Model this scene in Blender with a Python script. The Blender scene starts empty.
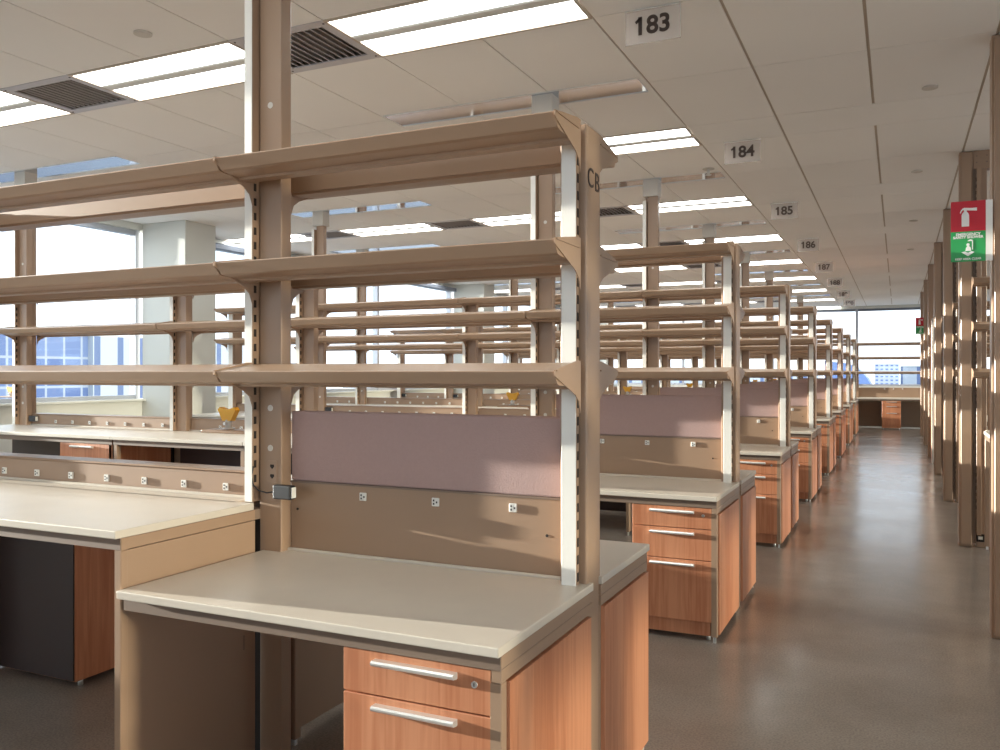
import bpy, bmesh, math, random
from mathutils import Vector, Matrix

random.seed(7)
SC = bpy.context.scene
COL = SC.collection
PI = math.pi

# ------------------------------------------------------------------ key dimensions (metres)
D = 2.571            # pitch of the bench rows
YB = 2.44            # centre line of the nearest bench
EYE = 1.366
HC = 3.093           # ceiling
HD, HB = 0.74, 0.91  # desk and counter heights
XL = -8.0            # window wall on the left
YF = 24.2            # window wall at the far end
def yb(k): return YB + D * k

# ------------------------------------------------------------------ materials
def srgb(r, g, b):
    def f(c):
        c /= 255.0
        return c / 12.92 if c <= 0.04045 else ((c + 0.055) / 1.055) ** 2.4
    return (f(r), f(g), f(b), 1.0)

def new_mat(name):
    m = bpy.data.materials.new(name); m.use_nodes = True
    return m, m.node_tree, m.node_tree.nodes['Principled BSDF']

def plain(name, col, rough=0.5, metal=0.0, vary=0.06, scale=6.0, bump=0.0, bscale=200.0, spec=0.5, coat=0.0):
    m, nt, p = new_mat(name)
    tc = nt.nodes.new('ShaderNodeTexCoord')
    n = nt.nodes.new('ShaderNodeTexNoise'); n.inputs['Scale'].default_value = scale; n.inputs['Detail'].default_value = 4
    nt.links.new(tc.outputs['Object'], n.inputs['Vector'])
    mx = nt.nodes.new('ShaderNodeMix'); mx.data_type = 'RGBA'
    a = [c * (1 - vary) for c in col[:3]] + [1]; b = [min(1, c * (1 + vary)) for c in col[:3]] + [1]
    mx.inputs['A'].default_value = a; mx.inputs['B'].default_value = b
    nt.links.new(n.outputs['Fac'], mx.inputs['Factor'])
    nt.links.new(mx.outputs['Result'], p.inputs['Base Color'])
    p.inputs['Roughness'].default_value = rough; p.inputs['Metallic'].default_value = metal
    p.inputs['Specular IOR Level'].default_value = spec
    p.inputs['Coat Weight'].default_value = coat
    if bump:
        n2 = nt.nodes.new('ShaderNodeTexNoise'); n2.inputs['Scale'].default_value = bscale; n2.inputs['Detail'].default_value = 3
        nt.links.new(tc.outputs['Object'], n2.inputs['Vector'])
        bp = nt.nodes.new('ShaderNodeBump'); bp.inputs['Strength'].default_value = bump; bp.inputs['Distance'].default_value = 0.003
        nt.links.new(n2.outputs['Fac'], bp.inputs['Height']); nt.links.new(bp.outputs['Normal'], p.inputs['Normal'])
    return m

def wood(name, c1, c2, rough=0.38):
    m, nt, p = new_mat(name)
    tc = nt.nodes.new('ShaderNodeTexCoord')
    mp = nt.nodes.new('ShaderNodeMapping'); mp.inputs['Scale'].default_value = (26, 26, 1.3)
    nt.links.new(tc.outputs['Object'], mp.inputs['Vector'])
    n = nt.nodes.new('ShaderNodeTexNoise'); n.inputs['Scale'].default_value = 2.2; n.inputs['Detail'].default_value = 6; n.inputs['Distortion'].default_value = 0.6
    nt.links.new(mp.outputs['Vector'], n.inputs['Vector'])
    mp2 = nt.nodes.new('ShaderNodeMapping'); mp2.inputs['Scale'].default_value = (7, 7, 0.25)
    nt.links.new(tc.outputs['Object'], mp2.inputs['Vector'])
    n2 = nt.nodes.new('ShaderNodeTexNoise'); n2.inputs['Scale'].default_value = 1.0; n2.inputs['Detail'].default_value = 2
    nt.links.new(mp2.outputs['Vector'], n2.inputs['Vector'])
    ad = nt.nodes.new('ShaderNodeMath'); ad.operation = 'ADD'
    nt.links.new(n.outputs['Fac'], ad.inputs[0]); nt.links.new(n2.outputs['Fac'], ad.inputs[1])
    r = nt.nodes.new('ShaderNodeValToRGB')
    r.color_ramp.elements[0].position = 0.7; r.color_ramp.elements[0].color = c2
    r.color_ramp.elements[1].position = 1.25 if False else 1.0; r.color_ramp.elements[1].color = c1
    ml = nt.nodes.new('ShaderNodeMath'); ml.operation = 'MULTIPLY'; ml.inputs[1].default_value = 0.85
    nt.links.new(ad.outputs[0], ml.inputs[0]); nt.links.new(ml.outputs[0], r.inputs['Fac'])
    nt.links.new(r.outputs['Color'], p.inputs['Base Color'])
    p.inputs['Roughness'].default_value = rough
    return m

def emit(name, col, strength):
    m, nt, p = new_mat(name)
    p.inputs['Base Color'].default_value = (0.8, 0.8, 0.8, 1)
    p.inputs['Emission Color'].default_value = col; p.inputs['Emission Strength'].default_value = strength
    return m

M = {}
M['tan'] = plain('tan powder coated steel', srgb(162, 134, 110), 0.36, 0.0, 0.03, 3, spec=0.5)
M['std'] = plain('pale satin standard', srgb(242, 238, 228), 0.4, 0.0, 0.02, 4)
M['tan_dark'] = plain('taupe steel rail', srgb(132, 112, 96), 0.45, 0.0, 0.03, 3)
M['top'] = plain('cream laminate worktop', srgb(209, 199, 184), 0.33, 0.0, 0.05, 9, spec=0.5)
M['pin'] = plain('mauve fabric', srgb(184, 155, 148), 0.9, 0.0, 0.05, 90, 0.45, 170)
M['wood'] = wood('cherry veneer', srgb(205, 141, 104), srgb(185, 117, 81))
M['wood_dark'] = wood('cherry veneer edge', srgb(150, 85, 55), srgb(128, 70, 44))
M['tile'] = plain('ceiling tile', srgb(245, 242, 237), 0.95, 0.0, 0.03, 1.5, 0.15, 300)
M['grid'] = plain('ceiling grid', srgb(192, 178, 162), 0.6, 0, 0.02)
M['white'] = plain('white paint', srgb(208, 208, 200), 0.7, 0, 0.02, 2)
M['offwhite'] = plain('grey white paint', srgb(212, 206, 196), 0.7, 0, 0.02, 2)
M['alu'] = plain('satin aluminium', srgb(226, 226, 222), 0.3, 0.55, 0.02, 20)
M['mirror'] = plain('polished metal strip', srgb(206, 212, 222), 0.06, 1.0, 0.01, 2)
M['black'] = plain('black plastic', srgb(34, 35, 38), 0.45, 0, 0.05, 20)
M['slot'] = plain('dark slot', srgb(40, 32, 26), 0.8, 0, 0.02)
M['outlet'] = plain('white outlet plastic', srgb(232, 230, 222), 0.4, 0, 0.02)
M['vent'] = plain('grey grille metal', srgb(196, 192, 194), 0.45, 0.1, 0.02)
M['ventdark'] = plain('duct interior', srgb(128, 118, 110), 0.8, 0, 0.02)
M['glassframe'] = plain('window aluminium', srgb(176, 180, 188), 0.4, 0.3, 0.02)
M['rail'] = plain('dark grey window head', srgb(120, 126, 138), 0.5, 0.2, 0.02)
M['yellow'] = plain('yellow plastic', srgb(236, 176, 46), 0.35, 0, 0.03)
M['red'] = plain('red sign face', srgb(196, 22, 42), 0.35, 0, 0.02)
M['green'] = plain('green sign face', srgb(44, 158, 84), 0.35, 0, 0.02)
M['signwhite'] = plain('white sign print', srgb(240, 240, 236), 0.4, 0, 0.01)
M['letter'] = plain('dark brown lettering', srgb(58, 44, 36), 0.6, 0, 0.02)
M['slate'] = plain('dark knee space panel', srgb(168, 152, 134), 0.6, 0, 0.04)
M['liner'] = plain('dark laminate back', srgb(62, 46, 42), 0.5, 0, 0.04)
M['asphalt'] = plain('street', srgb(140, 142, 146), 0.9, 0, 0.05)
L_STR = 4.2
M['lens'] = emit('lit diffuser', (0.97, 1.0, 0.98, 1), L_STR)
M['perf'] = plain('perforated strip', srgb(225, 225, 220), 0.5, 0, 0.02)

# translucent acrylic number plate
m, nt, p = new_mat('frosted acrylic'); M['acrylic'] = m
p.inputs['Base Color'].default_value = srgb(222, 212, 204); p.inputs['Roughness'].default_value = 0.5
p.inputs['Alpha'].default_value = 0.34

# floor: sealed concrete
m, nt, p = new_mat('sealed concrete'); M['floor'] = m
tc = nt.nodes.new('ShaderNodeTexCoord')
n1 = nt.nodes.new('ShaderNodeTexNoise'); n1.inputs['Scale'].default_value = 1.1; n1.inputs['Detail'].default_value = 8; n1.inputs['Roughness'].default_value = 0.65
n2 = nt.nodes.new('ShaderNodeTexNoise'); n2.inputs['Scale'].default_value = 120; n2.inputs['Detail'].default_value = 3
nt.links.new(tc.outputs['Object'], n1.inputs['Vector']); nt.links.new(tc.outputs['Object'], n2.inputs['Vector'])
r1 = nt.nodes.new('ShaderNodeValToRGB')
r1.color_ramp.elements[0].position = 0.3; r1.color_ramp.elements[0].color = srgb(146, 134, 122)
r1.color_ramp.elements[1].position = 0.7; r1.color_ramp.elements[1].color = srgb(168, 157, 146)
nt.links.new(n1.outputs['Fac'], r1.inputs['Fac'])
r2 = nt.nodes.new('ShaderNodeValToRGB')
r2.color_ramp.elements[0].position = 0.32; r2.color_ramp.elements[0].color = (0.74, 0.74, 0.74, 1)
r2.color_ramp.elements[1].position = 0.62; r2.color_ramp.elements[1].color = (1.0, 1.0, 1.0, 1)
nt.links.new(n2.outputs['Fac'], r2.inputs['Fac'])
mx = nt.nodes.new('ShaderNodeMix'); mx.data_type = 'RGBA'; mx.blend_type = 'MULTIPLY'; mx.inputs['Factor'].default_value = 1
nt.links.new(r1.outputs['Color'], mx.inputs['A']); nt.links.new(r2.outputs['Color'], mx.inputs['B'])
nt.links.new(mx.outputs['Result'], p.inputs['Base Color'])
mr = nt.nodes.new('ShaderNodeMapRange'); mr.inputs['To Min'].default_value = 0.12; mr.inputs['To Max'].default_value = 0.28
nt.links.new(n1.outputs['Fac'], mr.inputs['Value']); nt.links.new(mr.outputs['Result'], p.inputs['Roughness'])
bp = nt.nodes.new('ShaderNodeBump'); bp.inputs['Strength'].default_value = 0.12; bp.inputs['Distance'].default_value = 0.01
nw = nt.nodes.new('ShaderNodeTexNoise'); nw.inputs['Scale'].default_value = 7; nw.inputs['Detail'].default_value = 3
nt.links.new(tc.outputs['Object'], nw.inputs['Vector']); nt.links.new(nw.outputs['Fac'], bp.inputs['Height'])
nt.links.new(bp.outputs['Normal'], p.inputs['Normal'])
p.inputs['Specular IOR Level'].default_value = 0.45
p.inputs['Coat Weight'].default_value = 0.0

# window glass: clear pane with a weak reflection
m = bpy.data.materials.new('clear glazing'); m.use_nodes = True; M['glass'] = m
nt = m.node_tree; nt.nodes.clear()
out = nt.nodes.new('ShaderNodeOutputMaterial'); tr = nt.nodes.new('ShaderNodeBsdfTransparent'); gl = nt.nodes.new('ShaderNodeBsdfGlossy')
tr.inputs['Color'].default_value = (0.95, 0.975, 0.985, 1); gl.inputs['Roughness'].default_value = 0.02
lw = nt.nodes.new('ShaderNodeLayerWeight'); lw.inputs['Blend'].default_value = 0.5
pw = nt.nodes.new('ShaderNodeMath'); pw.operation = 'POWER'; pw.inputs[1].default_value = 6; nt.links.new(lw.outputs['Facing'], pw.inputs[0])
fr = nt.nodes.new('ShaderNodeMath'); fr.operation = 'MULTIPLY_ADD'; fr.inputs[1].default_value = 0.35; fr.inputs[2].default_value = 0.03; nt.links.new(pw.outputs[0], fr.inputs[0])
ms = nt.nodes.new('ShaderNodeMixShader')
nt.links.new(fr.outputs[0], ms.inputs['Fac']); nt.links.new(tr.outputs[0], ms.inputs[1]); nt.links.new(gl.outputs[0], ms.inputs[2])
nt.links.new(ms.outputs[0], out.inputs['Surface'])

# glass curtain wall of the buildings outside
def facade(name, base, c1, c2, mortar, bw, rh, ms_):
    m, nt, p = new_mat(name)
    tc = nt.nodes.new('ShaderNodeTexCoord')
    sep = nt.nodes.new('ShaderNodeSeparateXYZ'); nt.links.new(tc.outputs['Object'], sep.inputs[0])
    ad = nt.nodes.new('ShaderNodeMath'); ad.operation = 'ADD'
    nt.links.new(sep.outputs['X'], ad.inputs[0]); nt.links.new(sep.outputs['Y'], ad.inputs[1])
    cb = nt.nodes.new('ShaderNodeCombineXYZ'); nt.links.new(ad.outputs[0], cb.inputs['X']); nt.links.new(sep.outputs['Z'], cb.inputs['Y'])
    br = nt.nodes.new('ShaderNodeTexBrick'); br.offset = 0.0; br.inputs['Scale'].default_value = 1
    br.inputs['Brick Width'].default_value = bw; br.inputs['Row Height'].default_value = rh; br.inputs['Mortar Size'].default_value = ms_
    br.inputs['Color1'].default_value = c1; br.inputs['Color2'].default_value = c2; br.inputs['Mortar'].default_value = mortar
    nt.links.new(cb.outputs[0], br.inputs['Vector']); nt.links.new(br.outputs['Color'], p.inputs['Base Color'])
    p.inputs['Roughness'].default_value = 0.3
    return m
M['facade_blue'] = facade('blue curtain wall', None, srgb(86, 106, 150), srgb(114, 132, 168), srgb(160, 168, 180), 1.6, 2.3, 0.1)
M['facade_white'] = facade('pale panel wall', None, srgb(176, 182, 188), srgb(184, 188, 192), srgb(96, 112, 146), 2.3, 60, 0.32)
M['facade_grid'] = facade('gridded facade', None, srgb(86, 110, 165), srgb(100, 124, 172), srgb(178, 184, 194), 0.62, 0.5, 0.16)
M['blueglass'] = plain('blue glass dome', srgb(104, 128, 176), 0.3, 0, 0.1, 0.3)

# ------------------------------------------------------------------ mesh builder
class MB:
    def __init__(self): self.bm = bmesh.new(); self.mats = []
    def mi(self, m):
        if m not in self.mats: self.mats.append(m)
        return self.mats.index(m)
    def box(self, x0, x1, y0, y1, z0, z1, m, bev=0.0, seg=1):
        bm = self.bm; i = self.mi(m)
        vs = [bm.verts.new((x, y, z)) for z in (z0, z1) for y in (y0, y1) for x in (x0, x1)]
        fs = []
        for q in ((0, 2, 3, 1), (4, 5, 7, 6), (0, 1, 5, 4), (2, 6, 7, 3), (0, 4, 6, 2), (1, 3, 7, 5)):
            f = bm.faces.new([vs[a] for a in q]); f.material_index = i; fs.append(f)
        if bev:
            es = list({e for f in fs for e in f.edges})
            r = bmesh.ops.bevel(bm, geom=es, offset=bev, segments=seg, affect='EDGES', profile=0.5)
            for f in r['faces']: f.material_index = i
        return self
    def prism(self, pts, a0, a1, m, axis='x'):
        """closed outline pts extruded from a0 to a1; axis x: pts=(y,z); y: pts=(x,z); z: pts=(x,y)"""
        bm = self.bm; i = self.mi(m)
        def P(p, a):
            return (a, p[0], p[1]) if axis == 'x' else (p[0], a, p[1]) if axis == 'y' else (p[0], p[1], a)
        A = [bm.verts.new(P(p, a0)) for p in pts]; B = [bm.verts.new(P(p, a1)) for p in pts]
        n = len(pts); fs = [bm.faces.new(A), bm.faces.new(B[::-1])]
        for k in range(n): fs.append(bm.faces.new([A[k], B[k], B[(k + 1) % n], A[(k + 1) % n]]))
        for f in fs: f.material_index = i
        bmesh.ops.recalc_face_normals(bm, faces=fs)
        return self
    def cyl(self, c, r, h, m, axis='z', n=20, r2=None):
        bm = self.bm; i = self.mi(m); r2 = r if r2 is None else r2
        def P(x, y, t):
            if axis == 'z': return (c[0] + x, c[1] + y, c[2] + t)
            if axis == 'x': return (c[0] + t, c[1] + x, c[2] + y)
            return (c[0] + x, c[1] + t, c[2] + y)
        A = [bm.verts.new(P(r * math.cos(2 * PI * k / n), r * math.sin(2 * PI * k / n), 0)) for k in range(n)]
        B = [bm.verts.new(P(r2 * math.cos(2 * PI * k / n), r2 * math.sin(2 * PI * k / n), h)) for k in range(n)]
        fs = [bm.faces.new(A), bm.faces.new(B[::-1])]
        for k in range(n):
            f = bm.faces.new([A[k], B[k], B[(k + 1) % n], A[(k + 1) % n]]); f.smooth = True; fs.append(f)
        for f in fs: f.material_index = i
        bmesh.ops.recalc_face_normals(bm, faces=fs)
        return self
    def tube(self, pts, r, m, n=8):
        bm = self.bm; i = self.mi(m); rings = []
        pts = [Vector(p) for p in pts]
        for k, p in enumerate(pts):
            t = (pts[min(k + 1, len(pts) - 1)] - pts[max(k - 1, 0)]).normalized()
            u = t.orthogonal().normalized() if k == 0 else (u - t * u.dot(t)).normalized()
            v = t.cross(u)
            rings.append([bm.verts.new(p + r * (math.cos(2 * PI * a / n) * u + math.sin(2 * PI * a / n) * v)) for a in range(n)])
        for A, B in zip(rings, rings[1:]):
            for a in range(n):
                f = bm.faces.new([A[a], A[(a + 1) % n], B[(a + 1) % n], B[a]]); f.smooth = True; f.material_index = i
        for R in (rings[0][::-1], rings[-1]):
            f = bm.faces.new(R); f.material_index = i
        return self
    def done(self, name):
        me = bpy.data.meshes.new(name); self.bm.to_mesh(me); self.bm.free()
        for m in self.mats: me.materials.append(M[m])
        return me

CACHE = {}
def cached(key, fn):
    if key not in CACHE:
        b = MB(); fn(b); CACHE[key] = b.done(key[0])
    return CACHE[key]

def link(name, data, parent=None, loc=(0, 0, 0), rot=None):
    o = bpy.data.objects.new(name, data); COL.objects.link(o)
    o.location = loc
    if rot: o.rotation_euler = rot
    if parent: o.parent = parent
    return o
def thing(name, label, cat, loc=(0, 0, 0), group=None, data=None, rot=None):
    o = link(name, data, None, loc, rot)
    o['label'] = label; o['category'] = cat
    if group: o['group'] = group
    return o
def struct(name, fn, loc=(0, 0, 0)):
    b = MB(); fn(b); o = link(name, b.done(name), None, loc); o['kind'] = 'structure'; return o
def part(name, parent, fn, loc=(0, 0, 0), key=None, label=None):
    if key is not None: me = cached((name,) + key, fn)
    else:
        b = MB(); fn(b); me = b.done(name)
    o = link(name, me, parent, loc)
    if label: o['label'] = label
    return o
def text(name, parent, s, size, loc, rot, mat, bold=0.0, align='CENTER', ext=0.0008, space=1.0):
    cu = bpy.data.curves.new(name, 'FONT'); cu.body = s; cu.size = size; cu.extrude = ext; cu.offset = bold
    cu.align_x = align; cu.align_y = 'CENTER'; cu.space_character = space
    cu.materials.append(M[mat])
    tmp = bpy.data.objects.new('tmp', cu); COL.objects.link(tmp)
    me = bpy.data.meshes.new_from_object(tmp.evaluated_get(bpy.context.evaluated_depsgraph_get()))
    bpy.data.objects.remove(tmp); bpy.data.curves.remove(cu); me.name = name
    return link(name, me, parent, loc, rot)

ORD = ['first', 'second', 'third', 'fourth', 'fifth', 'sixth', 'seventh', 'eighth', 'ninth']

# ------------------------------------------------------------------ setting
X0, X1, Y0 = -8.25, 7.6, -3.2
struct('floor', lambda b: b.box(X0, X1, Y0, YF + .2, -0.1, 0.0, 'floor'))

LX = [-1.352 - 0.604 * i for i in range(-15, 12)]            # tile joints across
LX = sorted(x for x in LX if x < X1)
lights_x = [(-2.56, -1.352), (-4.372, -3.164), (-6.184, -4.976), (-7.996, -6.788)]
vents_x = [(-3.164, -2.56), (-4.976, -4.372), (-6.788, -6.184)]
strips = {}
for k in range(0, 8):
    strips[k] = [(-3.144, -1.39)]
    strips[k].append((-7.4, -5.68) if k in (0, 1, 3, 5, 7) else (-6.02, -4.37))
def ceiling(b):
    b.box(X0, X1, Y0, YF + .2, HC + 0.07, HC + 0.16, 'grid')
    xs = [X0] + [x for x in LX if x > X0] + [X1]
    rows = []
    for k in range(-3, 9):
        y = 3.962 + D * k
        rows += [(y, y + 1.022, 'a', k), (y + 1.022, y + 2.04, 'b', k), (y + 2.04, y + D, 'l', k + 1)]
    for (ya, yc, t, k) in rows:
        if yc < Y0 or ya > YF: continue
        for xa, xb in zip(xs, xs[1:]):
            if xb - xa < .03: continue
            xm = (xa + xb) / 2
            if t == 'l' and xm < -1.36 and xm > -7.99 and k < 9 and k > -2: continue
            gx = 0.008 if xm > -1.4 else 0.004
            a, c = xa + gx, xb - gx
            if t == 'l' and -0.743 < xm < 0.46:                   # wide tile over the aisle
                if xm > -0.14: continue
                c = xb + 0.604 - gx
            b.box(xa, c + gx, ya, min(yc, YF + .2), HC + .007, HC + .012, 'grid')
            b.box(a, c, ya + .003, min(yc, YF + .2) - .003, HC, HC + 0.008, 'tile')
struct('ceiling', ceiling)

# --- window walls
def side_wall(b, x, sgn, sill=1.03):
    xa, xb = (x - .18, x) if sgn < 0 else (x, x + .18)
    b.box(xa, xb, Y0, YF + .2, 0, sill, 'white')
    b.box(xa, xb, Y0, YF + .2, 3.02, HC + .1, 'white')
struct('wall_left', lambda b: (side_wall(b, XL, -1), b.box(XL - .18, XL + .06, Y0, YF, 1.03, 1.055, 'white', .004)))
struct('wall_right', lambda b: side_wall(b, 7.3, 1, .1))
struct('wall_back', lambda b: (b.box(X0, X1, Y0 - .15, Y0, 0, 1.0, 'offwhite'), b.box(X0, X1, Y0 - .15, Y0, 3.02, HC + .1, 'offwhite')))
struct('wall_far', lambda b: (b.box(X0, X1, YF, YF + .18, 0, 1.0, 'white'), b.box(X0, X1, YF, YF + .18, 3.02, HC + .1, 'white')))
cols_y = [-0.2, 7.51, 15.22, 22.93]
for i, y in enumerate(cols_y):
    struct('pillar_%d' % (i + 1), lambda b: b.box(-8.0, -7.33, -.24, .24, 0, HC, 'white', .006), (0, y, 0))
wi = [1]
def window(axis, c, a0, a1, mull, z0=1.05, z1=3.02):
    """one glazed opening between a0 and a1 along an axis at coordinate c, with mullions"""
    n = wi[0]; wi[0] += 1
    def B(b, u0, u1, v0, v1, za, zb, m, bev=0):
        if axis == 'y': b.box(v0, v1, u0, u1, za, zb, m, bev)
        else: b.box(u0, u1, v0, v1, za, zb, m, bev)
    root = link('window_%d' % n, None); root['kind'] = 'structure'
    def frame(b):
        B(b, a0, a1, c - .04, c + .04, z0, z0 + .05, 'glassframe'); B(b, a0, a1, c - .04, c + .04, z1 - .06, z1, 'rail' if axis == 'x' else 'glassframe')
        for u in [a0 + .03] + mull + [a1 - .03]: B(b, u - .03, u + .03, c - .05, c + .05, z0, z1, 'glassframe')
    part('window_frame', root, frame)
    es = [a0] + mull + [a1]
    for u0, u1 in zip(es, es[1:]):
        part('pane', root, lambda b: B(b, u0 + .03, u1 - .03, c - .004, c + .004, z0 + .05, z1 - .06, 'glass'))
for i, y in enumerate(cols_y[:-1]):
    window('y', XL - .09, y + .24, y + 7.71 - .24, [y + 2.4, y + 4.82])
window('y', XL - .09, Y0, cols_y[0] - .24, [])
for i in range(4):
    window('y', 7.39, Y0 + 6.85 * i, Y0 + 6.85 * (i + 1), [Y0 + 6.85 * i + 2.3, Y0 + 6.85 * i + 4.6], .1)  # unseen right-hand glazing, carried down near the floor to brighten the bench ends
fm = [-8.0, -5.55, -3.1, -0.98, 1.5, 4.0, 7.3]
window('x', YF + .09, fm[0], fm[-1], fm[1:-1], 1.0)
window('x', Y0 - .08, -8.0, 7.3, [-5.5, -3, -.5, 2, 4.6], 1.0)  # unseen windows behind the camera, added to brighten the faces turned towards it
# roller shade box at the head of the left windows
for i, y in list(enumerate(cols_y[:-1]))[1:]:
    thing('shade_box', 'dark roller shade box above the left windows, %s pillar bay' % ORD[i - 1], 'shade', (XL + .003, y + 3.85, 2.95),
          'roller shade boxes', MB().box(0, .1, -3.55, 3.55, 0, .07, 'rail', .006).done('shade_box'))

# ------------------------------------------------------------------ ceiling fixtures
def m_light_frame(b):
    w, l = 1.208, .531
    for (xa, xb, ya, yc) in ((0, w, 0, .018), (0, w, l - .018, l), (0, .014, .018, l - .018), (w - .014, w, .018, l - .018)):
        b.box(xa, xb, ya, yc, -.006, .006, 'grid')
def m_lens(b):
    b.box(.014, 1.194, 0, .205, .0, .006, 'lens')
def m_perf(b):
    b.prism([(.223, .006), (.223, .0), (.236, -.006), (.295, -.006), (.308, .0), (.308, .006)], .014, 1.194, 'perf')
def m_vent_frame(b):
    w, l = .604, .531
    for (xa, xb, ya, yc) in ((0, w, 0, .06), (0, w, l - .06, l), (0, .05, .06, l - .06), (w - .05, w, .06, l - .06)):
        b.box(xa, xb, ya, yc, -.003, .006, 'vent')
    b.box(.0, w, .0, l, .05, .055, 'ventdark')
    for q in ((0, .004, 0, l), (w - .004, w, 0, l), (0, w, 0, .004), (0, w, l - .004, l)): b.box(*q, .006, .05, 'ventdark')
    for (x, y) in ((.02, .03), (w - .02, .03), (.02, l - .03), (w - .02, l - .03)): b.cyl((x, y, -.005), .006, .003, 'slot', n=8)
def m_vent_slat(b):
    b.prism([(.026, .002), (.030, .004), (.006, .032), (.002, .030)], .06, .471, 'vent', 'y')
for k in range(-1, 9):
    yl = 3.962 + D * k - .531
    bay = 'beside the %d sign' % (183 + k) if 0 <= k < 8 else ('nearest the camera' if k < 0 else 'by the far window')
    for i, (xa, xb) in enumerate(lights_x):
        if k < 0 and i > 2: continue
        t = thing('ceiling_light', 'lit recessed ceiling light in the row %s, %s from the aisle' % (bay, ORD[i]), 'ceiling light', (xa, yl, HC), 'recessed ceiling lights')
        part('light_frame', t, m_light_frame, key=())
        part('diffuser', t, m_lens, (0, .018, 0), key=())
        part('diffuser', t, m_lens, (0, .308, 0), key=())
        part('perforated_strip', t, m_perf, key=())
    for i, (xa, xb) in enumerate(vents_x):
        if k < 0: continue
        t = thing('air_vent', 'grey louvred air vent in the row %s, %s from the aisle' % (bay, ORD[i]), 'vent', (xa, yl, HC), 'ceiling air vents')
        part('vent_frame', t, m_vent_frame, key=())
        for s in range(11): part('slat', t, m_vent_slat, (.058 + s * .043, 0, .0), key=())
for k in strips:
    for i, (xa, xb) in enumerate(strips[k]):
        def f(b):
            b.box(0, xb - xa, -.125, .125, -.002, .006, 'mirror')
            b.box(0, xb - xa, -.133, -.125, -.006, .01, 'alu'); b.box(0, xb - xa, .125, .133, -.006, .01, 'alu')
        thing('metal_strip', 'polished metal ceiling strip over the %s bench back, %s from the aisle' % (ORD[k], ORD[i]), 'ceiling strip',
              (xa, yb(k), HC), 'polished strips in the ceiling', cached(('metal_strip', xb - xa), f))
def m_disc(b):
    b.cyl((0, 0, -.008), .045, .008, 'offwhite', n=28); b.cyl((0, 0, -.011), .036, .003, 'offwhite', n=28)
for x, y, lb in ((-3.486, 3.172, 'white round cover plate in the ceiling left of the tall tan post'),
                 (.175, 5.788, 'white round cover plate in the aisle ceiling beyond the 183 sign'),
                 (.147, 8.159, 'white round cover plate in the aisle ceiling level with the 184 sign'),
                 (.16, 10.8, 'white round cover plate in the aisle ceiling beyond the 185 sign'),
                 (.16, 13.3, 'white round cover plate in the aisle ceiling beyond the 186 sign')):
    thing('ceiling_disc', lb, 'cover plate', (x, y, HC), 'round plates in the ceiling', cached(('ceiling_disc',), m_disc))
def m_spr(b):
    b.cyl((0, 0, -.006), .05, .006, 'offwhite', n=24); b.cyl((0, 0, -.05), .012, .045, 'alu', n=12); b.cyl((0, 0, -.055), .024, .005, 'alu', n=16)
thing('sprinkler', 'small pendant sprinkler head above the second bench', 'sprinkler', (-1.46, 7.32, HC), None, cached(('sprinkler',), m_spr))

# number signs hanging from the ceiling
for k in range(8):
    n = 183 + k
    t = thing('number_sign', 'frosted hanging sign with the dark number %d' % n, 'sign', (-1.052, 3.966 + D * k, HC), 'hanging bay number signs')
    part('plate', t, lambda b: b.box(-.132, .132, -.003, .003, -.165, -.004, 'acrylic'), key=())
    part('clip', t, lambda b: b.box(-.132, .132, -.006, .006, -.006, 0, 'alu'), key=())
    o = text('number', t, str(n), .118, (0, -.008, -.088), (PI / 2, 0, 0), 'letter', .0032)
    bm = bmesh.new(); bm.from_mesh(o.data); mnx = min(v.co.x for v in bm.verts); mxy = max(v.co.y for v in bm.verts if v.co.x < mnx + .02)
    fl = [(mnx + .010, mxy), (mnx - .017, mxy - .020), (mnx - .010, mxy - .032), (mnx + .010, mxy - .017)]
    A = [bm.verts.new((x_, y_, .0008)) for x_, y_ in fl]; B = [bm.verts.new((x_, y_, -.0008)) for x_, y_ in fl]
    bm.faces.new(A); bm.faces.new(B[::-1])
    for q in range(4): bm.faces.new([A[q], B[q], B[(q + 1) % 4], A[(q + 1) % 4]])
    bm.to_mesh(o.data); bm.free()

# ------------------------------------------------------------------ bench parts
SH_Z = [1.369, 1.727, 2.072]     # shelf tops
def slots(b, x, y, z0, z1, side):
    z = z0
    while z < z1:
        b.box(x, x + .002 * side, y - .006, y + .006, z, z + .026, 'slot'); z += .051
def m_end_post(b):                                     # right face at x=0
    b.box(-.085, 0, -.05, .077, 0.0, 2.10, 'tan', .006, 2)
    b.box(-.067, -.022, -.082, -.054, .655, 2.085, 'tan', .002)
    b.box(-.067, -.022, -.085, -.0815, .655, 2.085, 'std', .001)
    b.box(-.06, -.03, -.056, -.048, .655, 2.085, 'slot')
    slots(b, -.0225, -.068, .75, 2.05, 1)
def m_end_post_l(b):                                   # mirrored, left face at x=0
    b.box(0, .085, -.05, .077, 0.0, 2.10, 'tan', .006, 2)
    b.box(.022, .084, -.082, -.054, .655, 2.085, 'tan', .002)
    b.box(.022, .084, -.085, -.0815, .655, 2.085, 'std', .001)
    b.box(.03, .08, -.056, -.048, .655, 2.085, 'slot')
    slots(b, .0225, -.068, .75, 2.05, -1)
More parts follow.
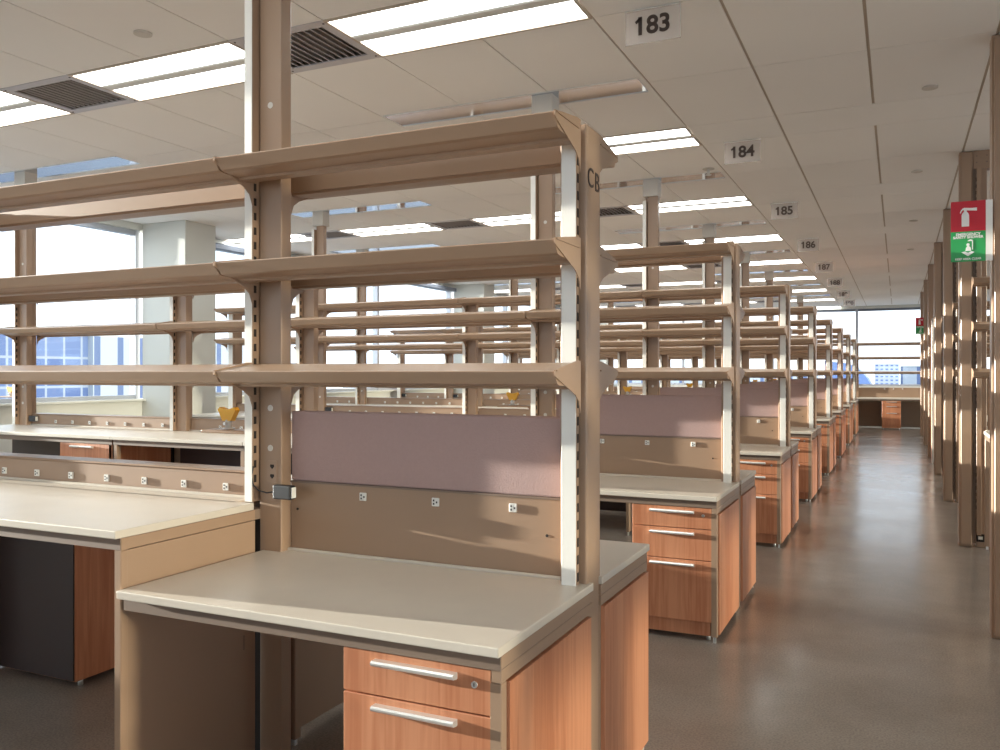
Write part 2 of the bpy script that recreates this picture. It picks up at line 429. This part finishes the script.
def m_mid_post(b, top=2.10):                           # centred on x=0
    t2 = min(top, 2.9)
    b.box(0, .095, -.07, -.015, 0, top, 'tan', .004, 2)
    b.box(-.036, -.004, -.104, -.052, .912, t2, 'tan', .002)
    b.box(-.036, -.004, -.107, -.1035, .912, t2, 'std', .001)
    b.box(-.030, .0, -.054, -.0, .912, t2, 'slot')
    b.box(-.11, .0, -.05, -.02, .0, .88, 'slot')  # dark filler standing in for the shaded gap below the counter
    b.box(-.036, .0, .0, .06, .0, top, 'tan', .002)
    b.box(-.036, -.004, .062, .098, .912, t2, 'tan', .003)
    slots(b, -.0045, -.09, .98, min(top, 2.05), 1)
def m_tall_post(b):
    m_mid_post(b, 2.94)
    for z in (1.10, 1.24, 2.30): b.cyl((.048, -.072, z), .011, .002, 'offwhite', 'y', 16)
def m_chase(b): b.box(-.038, .10, -.09, .03, 2.94, HC + .012, 'offwhite', .003)
SHF = [(-.290, .0), (-.290, -.003), (-.264, -.036), (-.250, -.040), (-.18, -.044), (-.176, -.052), (-.13, -.052), (-.126, -.044), (-.118, -.044), (-.118, .024), (-.124, .024)]
SHR = [(.277, .0), (.277, -.003), (.251, -.036), (.237, -.040), (.165, -.044), (.161, -.052), (.105, -.052), (.101, -.044), (.093, -.044), (.093, .024), (.099, .024)]
def m_shelf(b, L, prof): b.prism(prof, 0, L, 'tan', 'x')
def m_bracket(b, side, r):
    s = -1 if side < 0 else 1
    o = .292 if side < 0 else .279
    pts = [(s * o, .003), (s * (o + .002), -.012), (s * (o - .012), -.018), (s * (r + .045), -.068), (s * (r + .016), -.088), (s * r, -.125), (s * r, .03), (s * (r + .03), .03)]
    b.prism(pts, -.0015, .0015, 'tan', 'x')
    b.box(-.005, .005, min(s * (r + .02), s * (o - .01)), max(s * (r + .02), s * (o - .01)), -.001, .003, 'tan')
RB = {'end': (.084, .076), 'endl': (.084, .076), 'mid': (.105, .097), 'tall': (.105, .097)}
def m_backboard(b, L, z0, z1, y0, y1): b.box(0, L, y0, y1, z0, z1, 'tan', .003)
def m_outlet(b):
    b.box(-.013, .013, -.007, 0, -.0135, .0135, 'outlet', .0015)
    for (x, z) in ((-.005, .0055), (.006, 0), (-.005, -.0055)): b.box(x - .0025, x + .0025, -.0078, -.0068, z - .003, z + .003, 'slot')
def m_screw(b): b.cyl((0, -.002, 0), .0045, .002, 'slot', 'y', 10)
def m_tap_plate(b):
    b.box(-.26, 0, -.05, .05, 0, .012, 'tan', .005, 2)
    b.prism([(-.2, 0), (-.1, 0), (-.06, 0), (0, -.05), (0, 0)], -.02, .02, 'tan', 'y')
    b.cyl((-.17, 0, .012), .022, .006, 'alu', 'z', 16); b.cyl((-.17, 0, .018), .013, .03, 'outlet', 'z', 14)
    b.cyl((-.17, -.024, .034), .006, .024, 'alu', 'y', 10)
def m_tap_handle(b):
    b.prism([(-.02, 0), (.02, 0), (.042, .04), (.034, .05), (.012, .043), (-.012, .043), (-.034, .05), (-.042, .04)], -.012, .012, 'yellow', 'y')

def rack(k, posts, name, label, y, desk, group, x_right, taps=True, ends=('end', None), z_back=None):
    """posts: list of (x, kind) from right to left; desk: (x0,x1) range with pinboard"""
    t = thing(name, label, 'shelving', (0, y, 0), group)
    for (x, kind) in posts:
        if kind == 'end': part('end_post', t, m_end_post, (x, 0, 0), key=())
        elif kind == 'endl': part('end_post', t, m_end_post_l, (x, 0, 0), key=('l',))
        elif kind == 'mid': part('post', t, m_mid_post, (x, 0, 0), key=())
        elif kind == 'tall':
            o = part('service_post', t, m_tall_post, (x, 0, 0), key=())
            part('post_sleeve', o, m_chase, key=(), label='pale sleeve where the post meets the ceiling')
            if taps:
                o2 = part('gas_tap', o, m_tap_plate, (-.036, .0, 1.142), key=(), label='tan bracket with a white gas valve')
                part('tap_handle', o2, m_tap_handle, (-.17, 0, .044), key=(), label='yellow winged handle')
    xs = [x for (x, kd) in posts]
    for a in range(len(posts) - 1):
        ka, kb = posts[a][1], posts[a + 1][1]
        xr = xs[a] - (.006 if ka == 'end' else 0); xl = xs[a + 1] + (.006 if kb == 'endl' else 0)
        L = round(xr - xl - .008, 4)
        for z in SH_Z:
            for side, prof in ((-1, SHF), (1, SHR)):
                q = 0 if side < 0 else 1
                s = part('shelf', t, lambda b: m_shelf(b, L, prof), (xl + .004, 0, z), key=(L, side))
                part('shelf_bracket', s, lambda b: m_bracket(b, side, RB[kb][q]), (-.002, 0, 0), key=(side, RB[kb][q]))
                part('shelf_bracket', s, lambda b: m_bracket(b, side, RB[ka][q]), (L + .002, 0, 0), key=(side, RB[ka][q]))
    return t

def backs(t, segs):
    """segs: (x0,x1,'desk'|'rail') along the spine of a bench"""
    for (x0, x1, kind) in segs:
        L = round(x1 - x0, 4)
        if kind == 'desk':
            o = part('backsplash', t, lambda b: (b.box(0, L, -.02, -.012, HD, .981, 'tan', .002), b.box(0, L, -.023, .0, .978, .984, 'tan_dark')), (x0, 0, 0), key=(L,))
            part('backsplash', t, lambda b: b.box(0, L, .05, .058, HD, .981, 'tan', .002), (x0, 0, 0), key=(L, 'r'))
            part('pinboard', t, lambda b: (b.box(0, L, -.018, .05, .984, 1.228, 'pin', .006, 2)), (x0, 0, 0), key=(L,), label='mauve fabric pinboard')
            for q in (.18, .455, .735, 1.0):
                if q < L - .05: part('outlet', o, m_outlet, (L - q, -.02, .945), key=(), label='white socket outlet')
            part('screw', o, m_screw, (L - .068, -.02, .867), key=(), label='dark screw'); part('screw', o, m_screw, (.03, -.02, .885), key=(), label='dark screw')
        else:
            o = part('power_rail', t, lambda b: (b.box(0, L, -.02, .07, HB + .001, 1.0, 'tan', .003), b.box(0, L, -.026, .076, 1.0, 1.008, 'tan', .002)), (x0, 0, 0), key=(L,))
            q = .16
            while q < L - .1:
                part('outlet', o, m_outlet, (L - q, -.02, .945), key=(), label='white socket outlet'); q += .205

FR = (-.69, -.022); RR = (.06, .61)
def m_worktop(b, L, y0, y1, notch):
    if not notch: b.box(0, L, y0, y1, -.024, 0, 'top', .003, 2)
    else:
        b.box(0, L, y0, -.108, -.024, 0, 'top', .003, 2)
        b.box(0, L - .075, -.124, y1, -.024, 0, 'top', .003, 2)
        b.box(0, L - .075, y1 - .012, y1, -.002, .009, 'top', .003)
    if not notch and side_front(y0): b.box(.012 if L > 1 else 0, L - .1, y1 - .014, y1 + .0, -.002, .009, 'top', .003)
def side_front(y0): return y0 < -.3
def m_curb(b, L, y): b.box(0, L, y - .012, y, 0, .008, 'top', .003)
def m_apron(b, L, y0, y1):
    b.box(0, L, y0 + .022, y0 + .04, -.06, -.025, 'tan_dark'); b.box(0, L, y1 - .04, y1 - .022, -.06, -.025, 'tan_dark')
    for x in (0, L - .03): b.box(x, x + .03, y0 + .04, y1 - .04, -.06, -.025, 'tan_dark')
def table(name, label, cat, x0, x1, y, h, side, group, right=None, left=None, knee='legs'):
    """one table module; right/left: 'aisle' wood clad end, 'panel' tan side panel, None legs"""
    y0, y1 = FR if side < 0 else RR
    L = round(x1 - x0, 4)
    t = thing(name, label, cat, (x0, y, 0), group)
    notch = side < 0 and right == 'panel' and cat == 'counter'
    part('worktop', t, lambda b: m_worktop(b, L, y0, y1, notch), (0, 0, h), key=(L, side, notch))
    part('apron', t, lambda b: m_apron(b, L - .01, y0, y1), (.005, 0, h), key=(L, side))
    fy0, fy1 = (y0 + .025, y1) if side < 0 else (y0, y1 - .025)
    for sgn, kind in ((1, right), (-1, left)):
        def X(b, u0, u1, *a, **kw):                     # u measured inwards from the end
            if sgn > 0: b.box(L - u1, L - u0, *a, **kw)
            else: b.box(u0, u1, *a, **kw)
        if kind == 'aisle':
            def fascia(b):
                X(b, .004, .03, fy0, fy1, h - .057, h - .0255, 'tan', bev=.0015)
                X(b, .004, .03, fy0, fy1, h - .09, h - .0585, 'tan', bev=.0015)
            part('end_rail', t, fascia, key=(L, h, side, sgn))
            fa, fb = (fy0, fy0 + .03) if side < 0 else (fy1 - .03, fy1)
            ga, gb = (fy1 - .04, fy1) if side < 0 else (fy0, fy0 + .04)
            part('leg', t, lambda b: (X(b, .004, .034, fa, fb, .03, h - .0905, 'tan', bev=.002), X(b, .012, .026, fa + .008, fb - .008, 0, .03, 'alu')), key=(L, h, side, sgn, 'f'))
            part('leg', t, lambda b: (X(b, .010, .034, ga, gb, .03, h - .0905, 'tan', bev=.002), X(b, .014, .026, ga + .012, gb - .012, 0, .03, 'alu')), key=(L, h, side, sgn, 'r'))
            pa, pb = (fy0 + .034, fy1 - .03) if side < 0 else (fy0 + .015, fy1 - .004)
            part('end_panel', t, lambda b: X(b, -.003, .016, pa, pb, .035, h - .094, 'wood', bev=.0012), key=(L, h, side, sgn), label='cherry wood end panel')
        elif kind == 'panel':
            def side_panel(b):
                fz = -.098 if notch and sgn > 0 else fy1
                X(b, .004, .022, fy0, fz, h - .06, h - .0255, 'tan', bev=.001)
                X(b, .004, .022, fy0, fz, .03, h - .062, 'tan', bev=.001)
            part('side_panel', t, side_panel, key=(L, h, side, sgn, notch))
            fa, fb = (fy0 - .004, fy0 + .022) if side < 0 else (fy1 - .022, fy1 + .004)
            part('leg', t, lambda b: (X(b, .002, .03, fa, fb, .03, h - .06, 'tan', bev=.003), X(b, .008, .022, fa + .006, fb - .006, 0, .03, 'alu')), key=(L, h, side, sgn, 'p'))
        elif kind == 'legs':
            for n, (fa, fb) in enumerate(((fy0, fy0 + .035), (fy1 - .035, fy1))):
                part('leg', t, lambda b: (X(b, .006, .04, fa, fb, .025, h - .0255, 'tan', bev=.003), X(b, .014, .03, fa + .01, fb - .01, 0, .025, 'alu')), key=(L, h, side, sgn, n))
    if cat == 'counter' and side < 0 and knee == 'panel':
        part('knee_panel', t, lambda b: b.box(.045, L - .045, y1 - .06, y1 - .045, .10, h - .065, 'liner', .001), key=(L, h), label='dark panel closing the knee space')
    return t

def m_cab_body(b, W, dep, top):
    b.box(0, W, .02, dep, .03, top, 'wood', .001)
    b.box(.012, W - .012, .012, .03, .03, .099, 'wood')
    for x in (.03, W - .03):
        for y in (.06, dep - .05): b.cyl((x, y, 0), .011, .03, 'alu', 'z', 12)
def m_drawer(b, W, z0, z1): b.box(.003, W - .003, 0, .02, z0, z1, 'wood', .0015)
def m_handle(b, L):
    b.prism([(0, -.003), (-.006, -.004), (-.02, -.001), (-.024, .004), (-.024, .008), (-.02, .012), (0, .012)], 0, L, 'alu', 'x')
def m_lock(b): b.cyl((0, -.003, 0), .008, .004, 'alu', 'y', 18); b.box(-.001, .001, -.0036, -.0028, -.004, .004, 'slot')
def cabinet(label, x0, W, y, ztop, depth, group, lock=True, flip=False):
    t = thing('drawer_cabinet', label, 'drawer cabinet', (x0, y, 0), group, rot=(0, 0, PI) if flip else None)
    s = ztop - .677
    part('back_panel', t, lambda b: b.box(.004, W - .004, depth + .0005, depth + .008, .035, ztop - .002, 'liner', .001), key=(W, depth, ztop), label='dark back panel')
    part('cabinet_body', t, lambda b: m_cab_body(b, W, depth, ztop), key=(W, depth, ztop))
    zs = [(.571, .677), (.412, .567), (.101, .408)]
    for (a, c) in zs:
        o = part('drawer', t, lambda b: m_drawer(b, W, a + s if a > .2 else a, c + s), key=(W, a, s))
        part('handle', o, lambda b: m_handle(b, .228), (W * .235, 0, c + s - .028), key=(), label='pale aluminium edge pull')
        if lock and c > .6: part('lock', o, m_lock, (W - .045, 0, c + s - .038), key=(), label='round metal lock')
    return t

# ------------------------------------------------------------------ the left bench rows
G_R, G_D, G_C, G_K = 'bench shelving frames along the aisle', 'desk ends along the aisle', 'laboratory counters', 'cherry drawer cabinets'
XE, XT, XD = -.832, -2.04, -.82
for k in range(-1, 8):  # row starts with an unseen bench, added to shade the low parts
    y = yb(k); nth = ORD[k]
    where = 'nearest bench, marked CB' if k == 0 else 'unseen bench beside the camera' if k < 0 else '%s bench from the front' % nth
    if k <= 0: posts = [(XE, 'end'), (XT, 'tall'), (-3.86, 'mid')]
    elif k == 1: posts = [(XE, 'end'), (XT, 'tall'), (-3.86, 'mid'), (-5.07, 'mid'), (-6.90, 'tall')]
    elif k in (2, 5): posts = [(XE, 'end'), (XT, 'tall'), (-3.86, 'mid'), (-5.69, 'tall'), (-6.93, 'endl')]
    elif k in (3, 7): posts = [(XE, 'end'), (XT, 'tall'), (-3.86, 'mid'), (-5.07, 'mid'), (-6.90, 'tall'), (-7.88, 'endl')]
    else: posts = [(XE, 'end'), (XT, 'tall'), (-3.86, 'mid'), (-5.69, 'tall'), (-6.88, 'mid'), (-7.88, 'endl')]
    t = rack(k, posts, 'shelving_frame', 'tan steel three-tier shelving frame of the ' + where, y, None, G_R, XE)
    xs = [p[0] for p in posts]
    segs = [(XT + .097, XE - .07, 'desk')]
    for a in range(1, len(xs) - 1): segs.append((xs[a + 1] + .097 if posts[a + 1][1] != 'endl' else xs[a + 1] + .09, xs[a] - .038, 'rail'))
    backs(t, segs)
    if k == 0:
        text('lettering', t, 'C', .082, (XE + .0012, -.018, 1.943), (PI / 2, 0, PI / 2), 'letter', .0)
        text('lettering', t, 'B', .082, (XE + .0012, .042, 1.939), (PI / 2, 0, PI / 2), 'letter', .0)
        # sockets on the tall post
        o = [c for c in t.children if c.name.startswith('service_post')][0]
        def sock(b):
            b.box(-.02, .02, -.003, 0, -.038, .038, 'tan', .001)
            for z in (.018, -.016): b.prism([(-.008, z + .007), (.008, z + .007), (.009, z), (0, z - .009), (-.009, z)], -.0036, -.003, 'slot', 'y')
        part('socket', o, sock, (.058, -.0702, 1.018), label='tan double socket')
    table('lab_desk', 'cream topped desk on the near side of the ' + where, 'desk', -2.028, XD, y, HD, -1, G_D, 'aisle', None)
    table('lab_desk', 'cream topped desk on the far side of the ' + where, 'desk', -2.028, XD, y, HD, 1, G_D, 'aisle', 'legs')
    for a in range(1, len(xs) - 1):
        x1 = -2.032 if a == 1 else xs[a] - .002
        x0 = xs[a + 1] + .002
        if k == 1 and a == len(xs) - 2: x0 -= .12
        pos = 'next to the desk' if a == 1 else ('by the windows' if a == len(xs) - 2 else 'second from the desk' if a == 2 else 'third from the desk')
        for sd in (-1, 1):
                        table('lab_counter', 'cream counter, %s side of the %s, %s' % ('near' if sd < 0 else 'far', where.replace(', marked CB',''), pos), 'counter', x0, x1, y, HB, sd, G_C,
                  'panel' if a == 1 else 'legs', 'legs', 'panel' if k > 0 else 'legs')
    if k >= 0: cabinet('cherry three-drawer cabinet under the near desk of the ' + where, -1.264, .416, y - .665, .677, .54, G_K)
    if k == 1:
        cabinet('cherry drawer cabinet under the far left counter of the second bench', -5.62, .545, y - .665, .847, .54, G_K, False)
    if k == 0:
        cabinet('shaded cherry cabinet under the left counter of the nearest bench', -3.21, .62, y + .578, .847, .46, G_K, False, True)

# power adapter plugged in on the nearest bench
def m_adapter(b):
    b.box(-.026, .048, -.032, 0, -.024, .024, 'black', .004, 2); b.box(.049, .053, -.026, -.004, -.018, .018, 'outlet')
    b.box(.048, .05, -.026, -.004, -.02, .02, 'black')
t = thing('power_adapter', 'black power adapter plugged in beside the tall tan post', 'power adapter', (-1.930, yb(0) - .071, .952), None)
part('adapter_body', t, m_adapter)
part('cord', t, lambda b: b.tube([(-.026, -.02, .0), (-.06, -.02, -.006), (-.095, -.022, .0), (-.112, -.03, .02), (-.118, -.032, .05), (-.112, -.03, .085)], .0025, 'black'))
def m_adapter2(b):
    b.box(-.03, .05, -.032, 0, -.024, .024, 'black', .004, 2); b.box(.049, .053, -.026, -.004, -.018, .018, 'outlet')
for k, x in ((1, -6.765), (1, -1.905), (2, -1.905), (3, -1.905), (2, -5.555), (4, -7.76), (4, -6.745)):
    lb = 'black power adapter on the %s bench, %s' % (ORD[k], 'beside the tall post near the aisle' if x > -3 else 'left end' if x < -7 else 'by its left tall post')
    thing('power_adapter', lb, 'power adapter', (x, yb(k) - .027, .965), 'plugged in power adapters', cached(('power_adapter',), m_adapter2))

# grommet on the side panel in the knee space
thing('cable_grommet', 'round black cable grommet on the panel in the near knee space', 'grommet', (-2.0495, 2.285, .437), None,
      MB().cyl((0, 0, 0), .042, .008, 'black', 'x', 28).cyl((.008, 0, 0), .03, .003, 'slot', 'x', 28).box(.011, .014, -.004, .004, -.025, .025, 'tan_dark').done('cable_grommet'))

# ------------------------------------------------------------------ the right bench rows
XR = .435
def m_column(b):
    b.box(0, .095, .0, .11, 0, HC, 'tan', .006, 2)
    b.box(.045, .05, -.002, .0, .02, HC - .02, 'slot')
    b.box(.018, .021, -.002, 0, .02, HC - .02, 'tan_dark')
    b.box(.01, .085, -.028, -.003, .02, HC - .02, 'tan', .004)
def m_header(b):
    b.box(.096, .30, .0, .1, 2.95, HC, 'tan', .003)
    for x in (.12, .19): 
        for z in (3.0, 3.05): b.cyl((x, -.003, z), .006, .003, 'tan_dark', 'y', 10)
def m_bpost(b):
    b.box(.115, .19, .0, .10, 0.0, 2.95, 'tan', .004)
    b.box(.0955, .1135, -.004, .1, .03, 2.95, 'tan_dark')
    z = .3
    while z < 2.9:
        b.box(.1135, .1165, -.025, -.012, z, z + .026, 'slot'); z += .051
    b.box(.117, .15, -.03, 0, .1, 2.95, 'tan', .002)
for k in range(0, 8):
    y = yb(k); nth = ORD[k]
    where = 'of the %s right-hand bench' % nth
    t = thing('tall_shelving', 'floor-to-ceiling tan shelving frame %s along the aisle' % where, 'shelving', (XR, y + .02, 0), 'tall shelving frames right of the aisle')
    part('column', t, m_column, key=()); part('header', t, m_header, key=()); part('upright', t, m_bpost, key=())
    part('upright', t, m_bpost, (1.7, 0, 0), key=())
    part('back_panel', t, lambda b: b.box(.2, 1.8, .05, .07, .74, 1.30, 'tan', .002), key=())
    for z in SH_Z:
        for side, prof in ((-1, SHF), (1, SHR)):
            xa = .082 if side < 0 else .15
            L = round(1.83 - xa, 4)
            s = part('shelf', t, lambda b: m_shelf(b, L, prof), (xa, 0, z), key=(L, side))
            part('shelf_bracket', s, lambda b: m_bracket(b, side, .09), (-.002, 0, 0), key=(side, .09)); part('shelf_bracket', s, lambda b: m_bracket(b, side, .09), (L + .002, 0, 0), key=(side, .09))
    for sd, nf in ((-1, 'near'), (1, 'far')):
        table('lab_counter', 'cream counter on the %s side %s' % (nf, where), 'counter', .60, 2.3, y + (.0 if sd < 0 else .06), HB, sd, G_C, 'legs', 'legs')
def m_base_socket(b):
    b.box(0, .055, -.004, 0, -.03, .03, 'slot', .001); b.box(.012, .043, -.006, -.004, -.012, .012, 'outlet', .001)
thing('floor_socket', 'dark socket plate low on the third right-hand shelving upright', 'socket', (XR + .118, yb(2) + .018, .075), None, MB().box(0, .055, -.004, 0, -.03, .03, 'slot', .001).box(.012, .043, -.006, -.004, -.012, .012, 'outlet', .001).done('floor_socket'))

# tall wooden cabinet on the right
t = thing('tall_cabinet', 'tall cherry cabinet among the tan posts right of the aisle', 'cabinet', (.462, 14.35, 0))
part('cabinet_body', t, lambda b: b.box(0, .7, .02, .42, 0, 2.15, 'wood', .003))
part('door', t, lambda b: b.box(.03, .69, 0, .019, .06, 2.14, 'wood', .002))
part('sunlit_edge', t, lambda b: b.box(-.004, .028, -.002, .018, .0, 2.17, 'top', .002), label='cream strip in place of the sunlit left edge')  # sunlight on the cabinet's left face, put into the cream colour

# emergency flag signs on the right posts
def flag(x, y, zt, label):
    t = thing('safety_sign', label, 'sign', (x, y, zt), 'red and green emergency flag signs')
    part('flange', t, lambda b: b.box(.158, .188, -.004, .0, -.31, 0, 'signwhite'), key=())
    part('red_panel', t, lambda b: b.box(0, .157, -.004, .002, -.155, 0, 'red'), key=(), label='red panel with a white fire extinguisher symbol')
    part('green_panel', t, lambda b: b.box(0, .157, -.004, .002, -.31, -.1555, 'green'), key=(), label='green panel with a white shower symbol')
    def ext(b):
        yy = (-.0055, -.0042)
        b.prism([(.049, -.13), (.083, -.13), (.083, -.072), (.079, -.062), (.074, -.056), (.058, -.056), (.053, -.062), (.049, -.072)], *yy, 'signwhite', 'y')
        b.prism([(.06, -.056), (.072, -.056), (.072, -.046), (.06, -.046)], *yy, 'signwhite', 'y')
        b.prism([(.055, -.046), (.118, -.052), (.118, -.036), (.095, -.037), (.06, -.034), (.055, -.038)], *yy, 'signwhite', 'y')
        b.prism([(.056, -.034), (.06, -.04), (.05, -.05), (.045, -.062), (.041, -.06), (.046, -.046)], *yy, 'signwhite', 'y')
    part('extinguisher_symbol', t, ext, key=())
    def shw(b):
        yy = (-.0055, -.0042)
        b.prism([(.048, -.262), (.064, -.258), (.078, -.266), (.093, -.258), (.108, -.262), (.078, -.283)], *yy, 'signwhite', 'y')
        b.prism([(.066, -.256), (.092, -.256), (.09, -.24), (.083, -.231), (.074, -.231), (.069, -.241)], *yy, 'signwhite', 'y')
        b.cyl((.078, -.0055, -.224), .0075, .0013, 'signwhite', 'y', 16)
        b.prism([(.074, -.206), (.096, -.206), (.098, -.2), (.087, -.197)], *yy, 'signwhite', 'y')
        b.prism([(.096, -.203), (.1, -.203), (.1, -.25), (.096, -.25)], *yy, 'signwhite', 'y')
    part('shower_symbol', t, shw, key=())
    text('wording', t, 'EMERGENCY', .0195, (.0785, -.0047, -.171), (PI / 2, 0, 0), 'signwhite', .0006, ext=.0004)
    text('wording', t, 'SAFETY SHOWER', .0175, (.0785, -.0047, -.186), (PI / 2, 0, 0), 'signwhite', .0006, ext=.0004)
    text('wording', t, 'KEEP AREA CLEAR', .0145, (.0785, -.0047, -.297), (PI / 2, 0, 0), 'signwhite', .0004, ext=.0004)
flag(.247, 4.985, 2.243, 'red and green emergency sign nearest the camera, on the right-hand post')
flag(.300, yb(6) + .05, 2.39, 'small red and green emergency sign far down the aisle on the right')

# ------------------------------------------------------------------ far bench across the aisle
y = yb(8)
t = rack(8, [(.75, 'end'), (-.98, 'mid'), (-2.8, 'mid')], 'shelving_frame', 'tan steel shelving frame across the far end of the aisle', y, None, G_R, .75)
part('backsplash', t, lambda b: b.box(-2.8, .7, -.03, .05, HD, .985, 'tan', .003))
for x in (-.1, .1, .3): part('outlet', t, m_outlet, (x - .2, -.03, .955), key=(), label='white socket outlet')
table('lab_desk', 'cream desk crossing the far end of the aisle below the window', 'desk', -.98, .8, y, HD, -1, G_D, 'panel', 'panel')
table('lab_desk', 'cream desk at the far wall left of the aisle', 'desk', -2.8, -.985, y, HD, -1, G_D, 'legs', 'panel')
thing('modesty_panel', 'dark panel under the desk at the far end of the aisle', 'panel', (-.955, y - .09, 0), None, MB().box(0, 1.73, 0, .03, .03, .67, 'slate', .002).done('modesty_panel'))
cabinet('cherry drawer cabinet under the desk at the far end of the aisle', -.349, .41, y - .665, .677, .54, G_K, False)

# ------------------------------------------------------------------ outside
def bld(name, label, boxes, loc):
    t = thing(name, label, 'building', loc, 'buildings outside the windows')
    for (pn, a, m) in boxes: part(pn, t, lambda b: b.box(*a, m))
    return t
zz = -9
def left_building():
    t = thing('office_building', 'blue glass office building outside the left windows', 'building', (-60, 50, zz), 'buildings outside the windows')
    part('glass_wall', t, lambda b: b.box(-12, 0, -40, -1.0, 0, 13.3, 'facade_blue'))
    part('glass_wall', t, lambda b: b.box(-12, .6, -1.0, 18, 0, 13.3, 'facade_white'), label='pale panelled end wing')
    yy = -17.4
    while yy < 0:
        part('roof_fin', t, lambda b: (b.box(-1.2, .2, -.36, .36, 13.3, 14.5, 'white')), (0, yy, 0), key=()); yy += 1.6
    part('roof_slab', t, lambda b: b.box(-12, .1, -40, 18, 13.31, 13.45, 'white'))
left_building()
t = thing('apartment_block', 'gridded blue and white block seen through the far window', 'building', (-2.95, 128, zz), 'buildings outside the windows')
part('facade', t, lambda b: b.box(0, 3.1, 0, 10, 0, 11.4, 'facade_grid'))
part('roof_slab', t, lambda b: b.box(0, 3.1, -.1, 10, 11.4, 11.55, 'white'))
t = thing('apartment_block', 'pale ribbed block right of the gridded block outside', 'building', (.3, 128.5, zz), 'buildings outside the windows')
part('facade', t, lambda b: b.box(0, 3.4, 0, 10, 0, 11.1, 'facade_white'))
part('roof_slab', t, lambda b: b.box(0, 3.4, -.1, 10, 11.1, 11.25, 'white'))
t = thing('apartment_block', 'long pale block outside beyond the left part of the far window', 'building', (-60, 150, zz), 'buildings outside the windows')
part('facade', t, lambda b: b.box(0, 48, 0, 10, 0, 10.4, 'facade_white')); part('roof_slab', t, lambda b: b.box(-.2, 48.2, -.2, 10, 10.4, 10.7, 'white'))
def dome(b):
    pts = [(-4.5, 0), (1.0, 0), (.98, 8.6), (.5, 9.6), (-.2, 10.5), (-.9, 11.1), (-2.0, 11.5), (-4.5, 11.8)]
    b.prism(pts, 0, 8, 'blueglass', 'y')
thing('curved_hall', 'blue glass hall with a curved roof seen through the far window', 'building', (-4.0, 116, zz), 'buildings outside the windows', (lambda b: (dome(b), b.done('curved_hall'))[1])(MB()))
struct('ground', lambda b: b.box(-300, 300, -150, 320, zz - .2, zz, 'asphalt'))

# ------------------------------------------------------------------ light
w = bpy.data.worlds.new('sky'); SC.world = w; w.use_nodes = True
nt = w.node_tree; bg = nt.nodes['Background']
tc = nt.nodes.new('ShaderNodeTexCoord')
sep = nt.nodes.new('ShaderNodeSeparateXYZ'); nt.links.new(tc.outputs['Generated'], sep.inputs[0])
rp = nt.nodes.new('ShaderNodeValToRGB')
rp.color_ramp.elements[0].position = 0.0; rp.color_ramp.elements[0].color = (0.74, 0.86, 1.0, 1)
rp.color_ramp.elements[1].position = 0.6; rp.color_ramp.elements[1].color = (0.62, 0.80, 1.0, 1)
nt.links.new(sep.outputs['Z'], rp.inputs['Fac'])
mp = nt.nodes.new('ShaderNodeMapping'); mp.inputs['Scale'].default_value = (3, 3, 9); nt.links.new(tc.outputs['Generated'], mp.inputs['Vector'])
cl = nt.nodes.new('ShaderNodeTexNoise'); cl.inputs['Scale'].default_value = 2.2; cl.inputs['Detail'].default_value = 6
nt.links.new(mp.outputs['Vector'], cl.inputs['Vector'])
cr = nt.nodes.new('ShaderNodeValToRGB'); cr.color_ramp.elements[0].position = .45; cr.color_ramp.elements[1].position = .7
nt.links.new(cl.outputs['Fac'], cr.inputs['Fac'])
mx = nt.nodes.new('ShaderNodeMix'); mx.data_type = 'RGBA'; mx.inputs['B'].default_value = (1, 1, 1, 1)
nt.links.new(cr.outputs['Color'], mx.inputs['Factor']); nt.links.new(rp.outputs['Color'], mx.inputs['A'])
nt.links.new(mx.outputs['Result'], bg.inputs['Color']); bg.inputs['Strength'].default_value = 1.35

def sun(name, d, energy, col, ang):
    l = bpy.data.lights.new(name, 'SUN'); l.energy = energy; l.color = col; l.angle = ang
    o = link(name, l); o.rotation_euler = Vector(d).to_track_quat('-Z', 'Y').to_euler(); o.location = (-20, 0, 8)
    return o
sun('low_sun', (10, 1.0, -1.04), 9.6, (1.0, .945, .85), math.radians(.55))
sun('facade_glint', (-10, .57, -1.04), 1.6, (1.0, .88, .66), math.radians(5.0))
def portal(loc, rot, sx, sy):
    l = bpy.data.lights.new('portal', 'AREA'); l.shape = 'RECTANGLE'; l.size = sx; l.size_y = sy; l.cycles.is_portal = True
    link('window_portal', l, None, loc, rot)
portal((XL - .3, 10.5, 2.03), (PI / 2, 0, -PI / 2), 27, 2.0)
portal((-.3, Y0 - .3, 2.03), (PI / 2, 0, 0), 15.6, 2.0)
portal((7.7, 10.5, 1.56), (PI / 2, 0, PI / 2), 27, 2.95)
portal((-.3, YF + .35, 2.03), (PI / 2, 0, PI), 15.6, 2.0)

# ------------------------------------------------------------------ camera
cam = bpy.data.cameras.new('camera'); cam.sensor_width = 36; cam.lens = 853.67 / 1000 * 36
cam.shift_y = -.00293; cam.clip_start = .05; cam.clip_end = 1000
co = link('camera', cam, None, (0, 0, EYE), (PI / 2, 0, math.radians(25.0)))
SC.camera = co
vs = SC.view_settings
vs.view_transform = 'Standard'; vs.look = 'None'; vs.gamma = 1; vs.use_curve_mapping = False; vs.exposure = 0.97
